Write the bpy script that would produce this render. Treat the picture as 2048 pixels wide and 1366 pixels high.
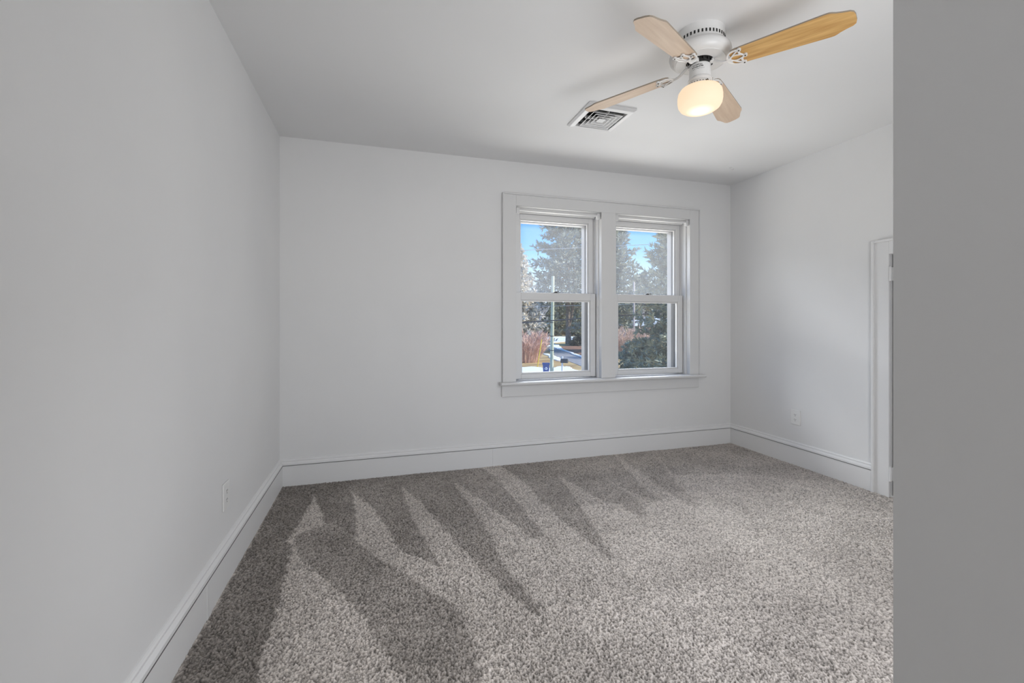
import bpy, bmesh, math, random
import numpy as np
from mathutils import Vector, Matrix

for _o in list(bpy.data.objects):
    bpy.data.objects.remove(_o, do_unlink=True)
SC = bpy.context.scene
COL = SC.collection

# ---------------------------------------------------------------- room measures (metres)
RX, RY, RH = 3.870, 3.447, 2.44          # right wall x, window wall y, ceiling height
CAM = (0.645, 0.0, 1.1447)
FPX, YAW, HOR = 890.74, 0.296, 643.45    # focal length in photo pixels, heading, horizon row
GZ = -3.2                                # ground level outdoors
PX0, PY0 = 1.311, 0.424                  # corner of the partition beside the camera
FX, FY = 2.044, 1.677                    # ceiling fan axis

# ---------------------------------------------------------------- camera
cd = bpy.data.cameras.new('camera')
cd.sensor_fit = 'HORIZONTAL'
cd.sensor_width = 36.0
cd.lens = FPX / 2048 * 36
cd.shift_y = -(683 - HOR) / 2048
cd.clip_start = 0.05
cd.clip_end = 900
cam = bpy.data.objects.new('camera', cd)
cam.location = CAM
cam.rotation_euler = (math.pi / 2, 0, -YAW)
COL.objects.link(cam)
SC.camera = cam

# ---------------------------------------------------------------- sky, sun, exposure
SC.view_settings.view_transform = 'Standard'
SC.view_settings.look = 'None'
SC.view_settings.gamma = 1.0
SC.view_settings.use_curve_mapping = False
SC.view_settings.exposure = 0.1

W = bpy.data.worlds.new('sky')
SC.world = W
W.use_nodes = True
nt = W.node_tree
nt.nodes.clear()
wo = nt.nodes.new('ShaderNodeOutputWorld')
wb = nt.nodes.new('ShaderNodeBackground')
wr = nt.nodes.new('ShaderNodeValToRGB')
wt = nt.nodes.new('ShaderNodeTexCoord')
ws = nt.nodes.new('ShaderNodeSeparateXYZ')
nt.links.new(wt.outputs['Generated'], ws.inputs[0])
nt.links.new(ws.outputs['Z'], wr.inputs[0])
nt.links.new(wr.outputs[0], wb.inputs[0])
nt.links.new(wb.outputs[0], wo.inputs[0])
wb.inputs[1].default_value = 1.12
_r = wr.color_ramp
_r.elements[0].position = 0.0
_r.elements[0].color = (0.80, 0.88, 1.0, 1)
_r.elements[1].position = 1.0
_r.elements[1].color = (0.10, 0.30, 0.75, 1)
for _p, _c in ((0.09, (0.62, 0.82, 1.0, 1)), (0.155, (0.22, 0.56, 1.0, 1)), (0.24, (0.07, 0.36, 0.95, 1))):
    e = _r.elements.new(_p)
    e.color = _c


def light(name, kind, loc, rot, energy, color=(1, 1, 1), **kw):
    d = bpy.data.lights.new(name, kind)
    d.energy = energy
    d.color = color
    for k, v in kw.items():
        setattr(d, k, v)
    o = bpy.data.objects.new(name, d)
    o.location = loc
    o.rotation_euler = rot
    COL.objects.link(o)
    return o


_sd = Vector((0.76, -0.34, 0.55)).normalized()     # towards the sun: right of and behind the house
light('sun', 'SUN', (30, 0, 40), _sd.to_track_quat('Z', 'Y').to_euler(), 5.4, (1.0, 0.93, 0.82), angle=0.009)
# light thrown up by the sunlit snow below the windows
light('snow_light', 'AREA', (2.6, 9.0, -1.6), (math.pi, 0, 0), 1960, (0.975, 0.988, 1.0), shape='RECTANGLE', size=15.0, size_y=7.2)
# open sky above the street, facing the windows
_kd = (Vector((2.5, 2.4, 1.0)) - Vector((3.2, 16.0, 8.2))).normalized()
light('sky_light', 'AREA', (3.2, 16.0, 8.2), _kd.to_track_quat('-Z', 'Y').to_euler(), 6100, (0.97, 0.985, 1.0), shape='RECTANGLE', size=24.0, size_y=4.2)
# added fill lights, unseen: one behind the front wall opening, one in the hall
light('front_fill', 'AREA', (2.22, 0.20, 1.0), (math.pi / 2, 0, 0.28), 28.5, (1, 0.985, 0.97), shape='RECTANGLE', size=1.1, size_y=1.75)
light('hall_fill', 'POINT', (0.66, -1.05, 2.15), (0, 0, 0), 11, (1, 0.99, 0.98), shadow_soft_size=0.14)


# ---------------------------------------------------------------- materials
def mat(name, base=(0.8, 0.8, 0.8), rough=0.5, metal=0.0, spec=0.5):
    m = bpy.data.materials.new(name)
    m.use_nodes = True
    b = m.node_tree.nodes['Principled BSDF']
    b.inputs['Base Color'].default_value = (*base, 1)
    b.inputs['Roughness'].default_value = rough
    b.inputs['Metallic'].default_value = metal
    b.inputs['Specular IOR Level'].default_value = spec
    return m


def nodes(m):
    t = m.node_tree
    return t, t.nodes['Principled BSDF'], (lambda k: t.nodes.new('ShaderNode' + k)), (lambda a, b: t.links.new(a, b))


def noise_colour(m, c1, c2, scale, detail=4, coord='Object', lo=0.35, hi=0.65, stretch=None):
    t, b, N, L = nodes(m)
    tc = N('TexCoord')
    n = N('TexNoise')
    n.inputs['Scale'].default_value = scale
    n.inputs['Detail'].default_value = detail
    src = tc.outputs[coord]
    if stretch:
        mp = N('Mapping')
        mp.inputs['Scale'].default_value = stretch
        L(src, mp.inputs[0])
        src = mp.outputs[0]
    L(src, n.inputs['Vector'])
    r = N('ValToRGB')
    r.color_ramp.elements[0].position = lo
    r.color_ramp.elements[1].position = hi
    r.color_ramp.elements[0].color = (*c1, 1)
    r.color_ramp.elements[1].color = (*c2, 1)
    L(n.outputs['Fac'], r.inputs[0])
    L(r.outputs[0], b.inputs['Base Color'])
    return n


def bump(m, scale, strength, dist=0.002, detail=3, coord='Object'):
    t, b, N, L = nodes(m)
    tc = N('TexCoord')
    n = N('TexNoise')
    n.inputs['Scale'].default_value = scale
    n.inputs['Detail'].default_value = detail
    L(tc.outputs[coord], n.inputs['Vector'])
    u = N('Bump')
    u.inputs['Strength'].default_value = strength
    u.inputs['Distance'].default_value = dist
    L(n.outputs['Fac'], u.inputs['Height'])
    L(u.outputs[0], b.inputs['Normal'])


M = {}
M['wall'] = mat('wall_paint', (0.78, 0.78, 0.78), 0.62, spec=0.25)
noise_colour(M['wall'], (0.765, 0.766, 0.768), (0.795, 0.795, 0.795), 1.3, 5)
bump(M['wall'], 60, 0.10, 0.0015, 5)
M['ceil'] = mat('ceiling_paint', (0.80, 0.80, 0.80), 0.75, spec=0.2)
noise_colour(M['ceil'], (0.79, 0.79, 0.79), (0.81, 0.81, 0.81), 1.0, 4)
bump(M['ceil'], 9, 0.10, 0.004, 6)
M['trim'] = mat('trim_gloss_paint', (0.79, 0.79, 0.79), 0.40, spec=0.35)
bump(M['trim'], 26, 0.05, 0.002, 4)
M['casing'] = mat('casing_paint', (0.71, 0.71, 0.71), 0.42, spec=0.35)
bump(M['casing'], 26, 0.05, 0.002, 4)
M['vinyl'] = mat('white_vinyl', (0.72, 0.72, 0.72), 0.40, spec=0.35)
M['outside'] = mat('outside_grey_paint', (0.33, 0.33, 0.34), 0.6, spec=0.2)
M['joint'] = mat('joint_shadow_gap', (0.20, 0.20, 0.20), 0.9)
M['white_metal'] = mat('white_enamel', (0.76, 0.76, 0.755), 0.28, spec=0.5)
M['plate'] = mat('white_plastic', (0.80, 0.80, 0.79), 0.35)
M['dark'] = mat('dark_hole', (0.012, 0.012, 0.012), 0.7)
M['black_metal'] = mat('black_rotor', (0.03, 0.03, 0.03), 0.35, 0.4)
M['pewter'] = mat('sash_lock_metal', (0.07, 0.065, 0.06), 0.4, 0.7)
M['screw'] = mat('screw_metal', (0.10, 0.09, 0.07), 0.4, 0.6)
M['print'] = mat('grey_print', (0.20, 0.20, 0.20), 0.6)
M['vent'] = mat('vent_enamel', (0.74, 0.74, 0.74), 0.4)

M['oak'] = mat('golden_oak', (0.5, 0.3, 0.1), 0.42, spec=0.4)
noise_colour(M['oak'], (0.50, 0.27, 0.085), (0.70, 0.44, 0.17), 9, 6, 'Object', 0.33, 0.67, (0.55, 6.0, 1.0))
M['maple'] = mat('washed_maple', (0.6, 0.5, 0.4), 0.42, spec=0.4)
noise_colour(M['maple'], (0.64, 0.475, 0.345), (0.76, 0.60, 0.455), 8, 6, 'Object', 0.3, 0.7, (0.5, 5.0, 1.0))
M['blade_edge'] = mat('blade_edge', (0.33, 0.28, 0.22), 0.6)


def glass(name, haze, tint):
    m = bpy.data.materials.new(name)
    m.use_nodes = True
    t = m.node_tree
    t.nodes.clear()
    o = t.nodes.new('ShaderNodeOutputMaterial')
    tr = t.nodes.new('ShaderNodeBsdfTransparent')
    tr.inputs[0].default_value = (*tint, 1)
    gl = t.nodes.new('ShaderNodeBsdfGlossy')
    gl.inputs['Roughness'].default_value = 0.02
    tl = t.nodes.new('ShaderNodeBsdfTranslucent')
    tl.inputs[0].default_value = (0.9, 0.92, 0.95, 1)
    a = t.nodes.new('ShaderNodeMixShader')
    a.inputs[0].default_value = haze
    c = t.nodes.new('ShaderNodeMixShader')
    c.inputs[0].default_value = 0.035
    t.links.new(tr.outputs[0], a.inputs[1])
    t.links.new(tl.outputs[0], a.inputs[2])
    t.links.new(a.outputs[0], c.inputs[1])
    t.links.new(gl.outputs[0], c.inputs[2])
    t.links.new(c.outputs[0], o.inputs[0])
    return m


M['glass'] = glass('window_glass', 0.006, (0.97, 0.98, 0.98))
M['glass_hazy'] = glass('hazy_window_glass', 0.045, (0.97, 0.98, 0.99))


# ---------------------------------------------------------------- mesh helpers
def link(name, me, material=None, parent=None):
    o = bpy.data.objects.new(name, me)
    COL.objects.link(o)
    if material is not None:
        for mm in (material if isinstance(material, (list, tuple)) else [material]):
            me.materials.append(mm)
    if parent is not None:
        o.parent = parent
    return o


def obj(name, bm, material=None, parent=None, smooth=False):
    me = bpy.data.meshes.new(name)
    bmesh.ops.recalc_face_normals(bm, faces=bm.faces)
    bm.to_mesh(me)
    bm.free()
    if smooth:
        for p in me.polygons:
            p.use_smooth = True
        try:
            me.set_sharp_from_angle(angle=math.radians(38))
        except Exception:
            pass
    return link(name, me, material, parent)


def tag(o, label, cat, group=None):
    o['label'] = label
    o['category'] = cat
    if group:
        o['group'] = group
    return o


def thing(name, label, cat, loc=(0, 0, 0), rot=(0, 0, 0), group=None):
    o = bpy.data.objects.new(name, None)
    o.empty_display_size = 0.1
    COL.objects.link(o)
    o.location = loc
    o.rotation_euler = rot
    return tag(o, label, cat, group)


def struct(o):
    o['kind'] = 'structure'
    return o


def stuff(o, label, cat):
    o['kind'] = 'stuff'
    return tag(o, label, cat)


def empty_struct(name, loc=(0, 0, 0)):
    o = bpy.data.objects.new(name, None)
    o.empty_display_size = 0.1
    o.location = loc
    COL.objects.link(o)
    return struct(o)


def box(bm, x0, x1, y0, y1, z0, z1, bev=0.0, mi=0):
    r = bmesh.ops.create_cube(bm, size=1.0)
    vs = r['verts']
    for v in vs:
        v.co = Vector(((x0 + x1) / 2 + v.co.x * (x1 - x0), (y0 + y1) / 2 + v.co.y * (y1 - y0), (z0 + z1) / 2 + v.co.z * (z1 - z0)))
    fs = list({f for v in vs for f in v.link_faces})
    for f in fs:
        f.material_index = mi
    if bev > 0:
        es = list({e for v in vs for e in v.link_edges})
        bmesh.ops.bevel(bm, geom=es, offset=bev, segments=2, profile=0.5, affect='EDGES')
    return bm


def BM():
    return bmesh.new()


def lathe(bm, prof, n=48, cx=0, cy=0, mi=0):
    rings = []
    for r, z in prof:
        rings.append([bm.verts.new((cx + r * math.cos(2 * math.pi * k / n), cy + r * math.sin(2 * math.pi * k / n), z)) for k in range(n)] if r > 1e-6 else [bm.verts.new((cx, cy, z))])
    for a, b in zip(rings, rings[1:]):
        for k in range(n):
            k2 = (k + 1) % n
            if len(a) == 1 and len(b) > 1:
                f = bm.faces.new((a[0], b[k], b[k2]))
            elif len(b) == 1 and len(a) > 1:
                f = bm.faces.new((a[k], b[0], a[k2]))
            elif len(a) > 1:
                f = bm.faces.new((a[k], b[k], b[k2], a[k2]))
            else:
                continue
            f.material_index = mi
    return bm


def tube(bm, pts, rad, n=8, flat=1.0, closed=False, mi=0):
    """round bar along pts; flat squashes it in z"""
    pts = [Vector(p) for p in pts]
    rads = rad if isinstance(rad, (list, tuple)) else [rad] * len(pts)
    rings = []
    N_ = len(pts)
    for i, p in enumerate(pts):
        if closed:
            d = pts[(i + 1) % N_] - pts[(i - 1) % N_]
        else:
            d = pts[min(i + 1, N_ - 1)] - pts[max(i - 1, 0)]
        d.normalize()
        up = Vector((0, 0, 1)) if abs(d.z) < 0.95 else Vector((1, 0, 0))
        s = d.cross(up).normalized()
        u = s.cross(d).normalized()
        rings.append([bm.verts.new(p + s * (rads[i] * math.cos(2 * math.pi * k / n)) + u * (rads[i] * flat * math.sin(2 * math.pi * k / n))) for k in range(n)])
    prs = list(zip(rings, rings[1:])) + ([(rings[-1], rings[0])] if closed else [])
    for a, b in prs:
        for k in range(n):
            f = bm.faces.new((a[k], a[(k + 1) % n], b[(k + 1) % n], b[k]))
            f.material_index = mi
    if not closed:
        bm.faces.new(rings[0][::-1]).material_index = mi
        bm.faces.new(rings[-1]).material_index = mi
    return bm


def prism(bm, outline, z0, z1, mi=0, mi_side=None):
    """outline: list of (x, y) counter-clockwise"""
    lo = [bm.verts.new((x, y, z0)) for x, y in outline]
    hi = [bm.verts.new((x, y, z1)) for x, y in outline]
    bm.faces.new(lo[::-1]).material_index = mi
    bm.faces.new(hi).material_index = mi
    n = len(lo)
    for k in range(n):
        bm.faces.new((lo[k], lo[(k + 1) % n], hi[(k + 1) % n], hi[k])).material_index = mi if mi_side is None else mi_side
    return bm


def run_profile(bm, prof, p0, p1, inward, mi=0, trim0=0.0, trim1=0.0):
    """sweep (offset from wall, z) profile from p0 to p1 on the floor plan; inward is the unit normal into the room"""
    p0, p1, nrm = Vector(p0), Vector(p1), Vector(inward)
    d = (p1 - p0).normalized()
    a, b = [], []
    for off, z in prof:
        q0 = p0 + nrm * off + d * (off * trim0)
        q1 = p1 + nrm * off - d * (off * trim1)
        a.append(bm.verts.new((q0.x, q0.y, z)))
        b.append(bm.verts.new((q1.x, q1.y, z)))
    for k in range(len(prof) - 1):
        bm.faces.new((a[k], b[k], b[k + 1], a[k + 1])).material_index = mi
    bm.faces.new(a[::-1]).material_index = mi
    bm.faces.new(b).material_index = mi
    return bm


def wall_plate(bm, u0, u1, z0, z1, w0, w1, holes, axis='x'):
    """slab spanning u (x or y) and z, thickness w0..w1, with rectangular through-holes (ua, ub, za, zb)"""
    us = sorted({u0, u1, *[h[0] for h in holes], *[h[1] for h in holes]})
    zs = sorted({z0, z1, *[h[2] for h in holes], *[h[3] for h in holes]})

    def P(u, w, z):
        return (u, w, z) if axis == 'x' else (w, u, z)
    cache = {}

    def V(u, w, z):
        k = (round(u, 5), round(w, 5), round(z, 5))
        if k not in cache:
            cache[k] = bm.verts.new(P(*k))
        return cache[k]

    def solid(i, j):
        if i < 0 or j < 0 or i >= len(us) - 1 or j >= len(zs) - 1:
            return False
        um, zm = (us[i] + us[i + 1]) / 2, (zs[j] + zs[j + 1]) / 2
        return not any(h[0] < um < h[1] and h[2] < zm < h[3] for h in holes)
    for i in range(len(us) - 1):
        for j in range(len(zs) - 1):
            if not solid(i, j):
                continue
            a, b, c, d = us[i], us[i + 1], zs[j], zs[j + 1]
            bm.faces.new((V(a, w0, c), V(b, w0, c), V(b, w0, d), V(a, w0, d)))
            bm.faces.new((V(a, w1, c), V(a, w1, d), V(b, w1, d), V(b, w1, c)))
            if not solid(i - 1, j):
                bm.faces.new((V(a, w0, c), V(a, w0, d), V(a, w1, d), V(a, w1, c)))
            if not solid(i + 1, j):
                bm.faces.new((V(b, w0, c), V(b, w1, c), V(b, w1, d), V(b, w0, d)))
            if not solid(i, j - 1):
                bm.faces.new((V(a, w0, c), V(a, w1, c), V(b, w1, c), V(b, w0, c)))
            if not solid(i, j + 1):
                bm.faces.new((V(a, w0, d), V(b, w0, d), V(b, w1, d), V(a, w1, d)))
    return bm


# ================================================================ ROOM SHELL
T = 0.20
HY = -1.9            # end wall of the hall behind
WIN = [(1.726, 2.492), (2.629, 3.395)]        # clear openings between casings
WZ0, WZ1 = 0.658, 2.083
bm = BM()
wall_plate(bm, -T, RX + T, -0.3, RH, RY, RY + T, [(WIN[0][0] - .02, WIN[0][1] + .02, WZ0 - .03, WZ1 + .02), (WIN[1][0] - .02, WIN[1][1] + .02, WZ0 - .03, WZ1 + .02)])
struct(obj('wall_back', bm, M['wall']))
bm = BM()
wall_plate(bm, HY - T, RY, -0.3, RH, -T, 0.0, [], 'y')
struct(obj('wall_left', bm, M['wall']))
DY0, DY1, DZ = 1.36, 2.066, 1.588            # low door in the right wall
bm = BM()
wall_plate(bm, HY, RY, -0.3, RH, RX, RX + T, [(DY0 - .02, DY1 + .02, -0.3, DZ + .02)], 'y')
struct(obj('wall_right', bm, M['wall']))
bm = BM()
wall_plate(bm, HY, PY0, -0.3, RH, PX0, PX0 + .12, [], 'y')
struct(obj('wall_partition', bm, M['wall']))
bm = BM()
wall_plate(bm, PX0 + .12, RX, -0.3, RH, PY0 - .12, PY0, [(1.47, 2.63, 0.06, 1.94)])  # opening added to let the front fill light through
struct(obj('wall_front', bm, M['wall']))
bm = BM()
wall_plate(bm, 0, PX0, -0.3, RH, HY - .12, HY, [])
struct(obj('wall_hall', bm, M['wall']))
bm = BM()
box(bm, -T, RX + T, HY - T, RY + T, RH, RH + .2)
struct(obj('ceiling', bm, M['ceil']))


# plain frame for an added, unseen opening that lets the front fill light through
def fill_window_frame(name, x0, x1, z0, z1, y):
    o = empty_struct(name)
    b = BM()
    for a in ((x0, x0 + .045, z0, z1), (x1 - .045, x1, z0, z1), (x0 + .045, x1 - .045, z0, z0 + .05), (x0 + .045, x1 - .045, z1 - .05, z1), (x0 + .045, x1 - .045, (z0 + z1) / 2 - .02, (z0 + z1) / 2 + .02)):
        box(b, a[0], a[1], y - .03, y + .01, a[2], a[3])
    obj('window_frame', b, M['vinyl'], o)
    return o


fill_window_frame('fill_window', 1.47, 2.63, .06, 1.94, PY0 - .06)

# ---------------------------------------------------------------- carpet
rng = np.random.default_rng(7)


def smooth_noise(nx, ny, cell, seed):
    """value noise on an nx-by-ny grid, feature size in grid steps"""
    g = np.random.default_rng(seed)
    mx, my = int(nx / cell) + 4, int(ny / cell) + 4
    r = g.random((my, mx))
    xs, ys = np.arange(nx) / cell, np.arange(ny) / cell
    xi, yi = xs.astype(int), ys.astype(int)
    fx, fy = xs - xi, ys - yi
    fx = fx * fx * (3 - 2 * fx)
    fy = fy * fy * (3 - 2 * fy)
    a = r[np.ix_(yi, xi)]
    b = r[np.ix_(yi, xi + 1)]
    c = r[np.ix_(yi + 1, xi)]
    d = r[np.ix_(yi + 1, xi + 1)]
    fx = fx[None, :]
    fy = fy[:, None]
    return (a * (1 - fx) + b * fx) * (1 - fy) + (c * (1 - fx) + d * fx) * fy


def inside(px, py, poly):
    r = np.zeros(px.shape, bool)
    n = len(poly)
    for i in range(n):
        x0, y0 = poly[i]
        x1, y1 = poly[(i + 1) % n]
        if y0 == y1:
            continue
        c = ((y0 > py) != (y1 > py)) & (px < (x1 - x0) * (py - y0) / (y1 - y0) + x0)
        r ^= c
    return r


def box_blur(a, k):
    for ax in (0, 1):
        p = np.pad(a, [(k, k) if i == ax else (0, 0) for i in range(2)], mode='edge')
        cs = np.cumsum(p, axis=ax)
        if ax == 0:
            cs = np.vstack([np.zeros((1, cs.shape[1])), cs])
            a = (cs[2 * k + 1:] - cs[:-2 * k - 1]) / (2 * k + 1)
        else:
            cs = np.hstack([np.zeros((cs.shape[0], 1)), cs])
            a = (cs[:, 2 * k + 1:] - cs[:, :-2 * k - 1]) / (2 * k + 1)
    return a


_sy, _cy = math.sin(YAW), math.cos(YAW)


def ray_to(px, py, z):
    """the point at height z that shows at a place in the photograph"""
    l, h = (px - 1024) / FPX, (HOR - py) / FPX
    k = (z - CAM[2]) / h
    return (CAM[0] + (l * _cy + _sy) * k, (-l * _sy + _cy) * k)


def at(px, depth, z=GZ):
    """a point seen in photo column px, depth metres ahead"""
    l = (px - 1024) / FPX
    return Vector((CAM[0] + (l * _cy + _sy) * depth, (-l * _sy + _cy) * depth, z))


def zat(py, depth):
    return CAM[2] + (HOR - py) / FPX * depth


# vacuum lanes: outlines of the pile brushed away (darker) and of pale slivers, measured off the floor
A_ = lambda pts: [ray_to(340 + x / 2.768, 900 + y / 2.768, 0.0) for x, y in pts]
B_ = lambda pts: [ray_to(1050 + x / 2.768, 880 + y / 2.768, 0.0) for x, y in pts]
LANES = [   # (outline, amount): + paler, - darker than the ground tone
    (A_([(-300, 1800), (20, 1290), (620, 203), (830, 180), (800, 245), (735, 370), (650, 500), (672, 545), (600, 850), (520, 1100), (440, 1500)]), -0.62),
    (A_([(800, 245), (830, 180), (1010, 150), (1005, 220), (1025, 330), (1035, 470), (1010, 470), (900, 405), (862, 400)]), -0.58),
    (A_([(672, 520), (690, 480), (800, 430), (900, 405), (1010, 480), (1160, 600), (1380, 730), (1560, 850), (1640, 960), (1690, 1080), (1730, 1290), (1720, 1500), (1480, 1500), (1300, 1290), (1180, 1100), (1075, 930), (960, 790), (840, 700), (740, 610)]), -0.44),
    (A_([(1005, 220), (1010, 150), (1230, 130), (1285, 200), (1330, 350), (1410, 490), (1500, 640), (1470, 640), (1270, 545), (1200, 420), (1130, 330)]), -0.50),
    (A_([(1285, 200), (1230, 130), (1480, 108), (1565, 175), (1690, 340), (1790, 490), (1830, 600), (1940, 750), (2060, 900), (2010, 900), (1860, 780), (1740, 660), (1590, 520), (1480, 380), (1390, 290)]), -0.44),
    (A_([(1565, 175), (1480, 108), (1720, 88), (1800, 150), (1900, 260), (1960, 340), (2080, 470), (2030, 500), (1880, 390), (1760, 300), (1640, 215)]), -0.38),
    (B_([(-120, 150), (-150, 110), (90, 105), (170, 180), (240, 270), (330, 400), (420, 540), (500, 650), (440, 640), (300, 520), (190, 430), (90, 330), (0, 230)]), -0.34),
    (B_([(170, 180), (90, 105), (280, 82), (400, 190), (520, 260), (610, 320), (690, 420), (640, 430), (520, 350), (420, 330), (300, 260)]), -0.28),
    (B_([(400, 190), (280, 82), (480, 62), (560, 160), (650, 250), (760, 330), (700, 340), (560, 270)]), -0.24),
    (B_([(620, 160), (480, 62), (700, 45), (800, 190), (890, 290), (980, 370), (900, 360), (780, 280)]), -0.20),
    (B_([(820, 190), (700, 45), (1140, 12), (1400, 90), (1800, 240), (1500, 220), (1200, 180), (1000, 190)]), -0.22),
]
SOFT = [
    (B_([(700, 700), (900, 560), (1150, 580), (1240, 700), (1050, 780), (850, 800), (720, 800)]), -0.24),
    (B_([(100, 760), (300, 700), (420, 760), (330, 880), (200, 960), (90, 980)]), -0.30),
    (B_([(0, 1600), (0, 1050), (180, 980), (500, 1100), (640, 1030), (900, 1150), (1000, 1345), (1100, 1600)]), -0.26),
    (B_([(1230, 850), (1500, 830), (1640, 950), (1500, 1150), (1240, 1180)]), -0.22),
]
cx0, cx1, cy0, cy1, st = 0.0, RX, 0.62, RY, 0.0026
nx, ny = int((cx1 - cx0) / st) + 1, int((cy1 - cy0) / st) + 1
gx = np.linspace(cx0, cx1, nx)
gy = np.linspace(cy0, cy1, ny)
GX, GY = np.meshgrid(gx, gy)
tone = np.zeros_like(GX)
warp_x = GX + (smooth_noise(nx, ny, 12, 31) - .5) * .022
warp_y = GY + (smooth_noise(nx, ny, 12, 32) - .5) * .022
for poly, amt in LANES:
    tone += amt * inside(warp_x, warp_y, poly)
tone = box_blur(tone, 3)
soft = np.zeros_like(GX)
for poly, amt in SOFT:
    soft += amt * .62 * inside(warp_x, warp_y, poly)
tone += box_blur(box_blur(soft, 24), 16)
tone -= .34 * np.clip((1.9 - GY) / 1.1, 0, 1) * np.clip((GX - .9) / 1.0, 0, 1)  # lighting correction painted into the carpet colour, darker towards the near right
tone += (smooth_noise(nx, ny, 90, 33) - .5) * .22 + (smooth_noise(nx, ny, 36, 34) - .5) * .14
n1 = smooth_noise(nx, ny, 1.55, 41)
n2 = smooth_noise(nx, ny, 2.9, 42)
n3 = smooth_noise(nx, ny, 1.05, 43)
n4 = smooth_noise(nx, ny, 60, 44)
hgt = 0.60 * n1 + 0.30 * n2 + 0.45 * n3
Z = -0.0125 + 0.0135 * hgt + 0.003 * (n4 - .5)
jx = (smooth_noise(nx, ny, 1.6, 45) - .5) * st * 1.1
jy = (smooth_noise(nx, ny, 1.6, 46) - .5) * st * 1.1
jx[:, 0] = jx[:, -1] = 0
jy[0] = jy[-1] = 0
co = np.stack([GX + jx, GY + jy, Z], -1).reshape(-1, 3).astype(np.float32)
ii = (np.arange(ny - 1)[:, None] * nx + np.arange(nx - 1)[None, :]).ravel()
quads = np.stack([ii, ii + 1, ii + nx + 1, ii + nx], -1).astype(np.int32)
# plain continuation of the carpet towards and behind the camera
ex = np.array([[0, HY, 0], [PX0, HY, 0], [PX0, .62, 0], [0, .62, 0], [PX0, PY0, 0], [RX, PY0, 0], [RX, .62, 0]], np.float32)
eo = len(co)
co = np.vstack([co, ex])
quads = np.vstack([quads, np.array([[eo, eo + 1, eo + 2, eo + 3], [eo + 4, eo + 5, eo + 6, eo + 2]], np.int32)])
me = bpy.data.meshes.new('floor')
me.vertices.add(len(co))
me.vertices.foreach_set('co', co.ravel())
me.loops.add(quads.size)
me.loops.foreach_set('vertex_index', quads.ravel())
me.polygons.add(len(quads))
me.polygons.foreach_set('loop_start', np.arange(0, quads.size, 4, dtype=np.int32))
me.polygons.foreach_set('loop_total', np.full(len(quads), 4, np.int32))
me.update(calc_edges=True)
at_l = me.attributes.new('pile_lay_and_light', 'FLOAT', 'POINT')
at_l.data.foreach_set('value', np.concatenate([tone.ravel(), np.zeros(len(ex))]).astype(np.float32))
at_y = me.attributes.new('yarn', 'FLOAT', 'POINT')
yarn = np.clip(0.5 + (0.34 * n3 + 0.36 * n1 + .30 * n2 - .5) * 2.6, 0, 1)
at_y.data.foreach_set('value', np.concatenate([yarn.ravel(), np.full(len(ex), .5)]).astype(np.float32))
mc = mat('carpet_pile', (0.4, 0.37, 0.34), 0.95, spec=0.08)
t, b_, N, L = nodes(mc)
a1 = N('Attribute'); a1.attribute_name = 'pile_lay_and_light'
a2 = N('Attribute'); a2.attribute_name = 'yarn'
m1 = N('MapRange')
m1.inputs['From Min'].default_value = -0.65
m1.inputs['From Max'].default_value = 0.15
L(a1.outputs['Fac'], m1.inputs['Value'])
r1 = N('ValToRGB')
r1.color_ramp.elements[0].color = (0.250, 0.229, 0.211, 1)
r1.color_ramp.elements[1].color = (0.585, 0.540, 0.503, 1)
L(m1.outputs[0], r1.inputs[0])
m2 = N('MapRange')
m2.inputs['To Min'].default_value = 0.42
m2.inputs['To Max'].default_value = 1.50
L(a2.outputs['Fac'], m2.inputs['Value'])
mx = N('VectorMath'); mx.operation = 'SCALE'
L(r1.outputs[0], mx.inputs[0])
L(m2.outputs[0], mx.inputs['Scale'])
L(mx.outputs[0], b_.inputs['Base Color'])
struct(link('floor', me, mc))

# ---------------------------------------------------------------- baseboards with cap moulding
BOARD = [(0, 0 - .01), (.022, -.01), (.022, .139), (.010, .1395), (.010, .1425), (0, .1425)]
CAP = [(0, .1425), (.0235, .1425), (.0245, .146), (.0235, .156), (.0165, .163), (.0135, .1665), (.0105, .1675), (.0125, .1695), (.0125, .1735), (.009, .178), (.004, .181), (0, .182)]


def baseboard(name, p0, p1, inward, t0, t1, seam=None):
    o = struct(obj(name, run_profile(BM(), BOARD, p0, p1, inward, 0, t0, t1), M['trim']))
    obj('moulding', run_profile(BM(), CAP, p0, p1, inward, 0, t0, t1), M['trim'], o)
    obj('joint_shade_strip', run_profile(BM(), [(.015, .1392), (.0251, .1392), (.0251, .1414), (.015, .1414)], p0, p1, inward, 0, t0, t1), M['joint'], o)['label'] = 'dark strip for the shade in the joint under the moulding'  # solid dark strip, stands for the shade in the gap under the cap
    return o


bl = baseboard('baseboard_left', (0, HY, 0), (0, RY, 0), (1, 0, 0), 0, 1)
sb = BM()
box(sb, .020, .0245, 1.98, 2.03, -.01, .139, .001)          # butt joint patch on the left board
obj('joint_patch', sb, M['trim'], bl)
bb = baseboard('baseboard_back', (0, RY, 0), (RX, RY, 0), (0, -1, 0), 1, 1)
sb = BM()
box(sb, 1.53, 3.84, RY - .0245, RY - .02, -.01, .1385, .0008)   # second board stands a hair proud of the first
obj('board', sb, M['trim'], bb)
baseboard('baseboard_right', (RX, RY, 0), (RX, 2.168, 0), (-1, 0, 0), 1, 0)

# ---------------------------------------------------------------- double window: casing, stool, apron
tr = empty_struct('trim_1')
CF = RY - .020


def board(parent, name, x0, x1, z0, z1, y0=CF, y1=RY + .002, bev=.0018, m='casing'):
    b = BM()
    box(b, x0, x1, y0, y1, z0, z1, bev)
    return obj(name, b, M[m], parent)


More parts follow.
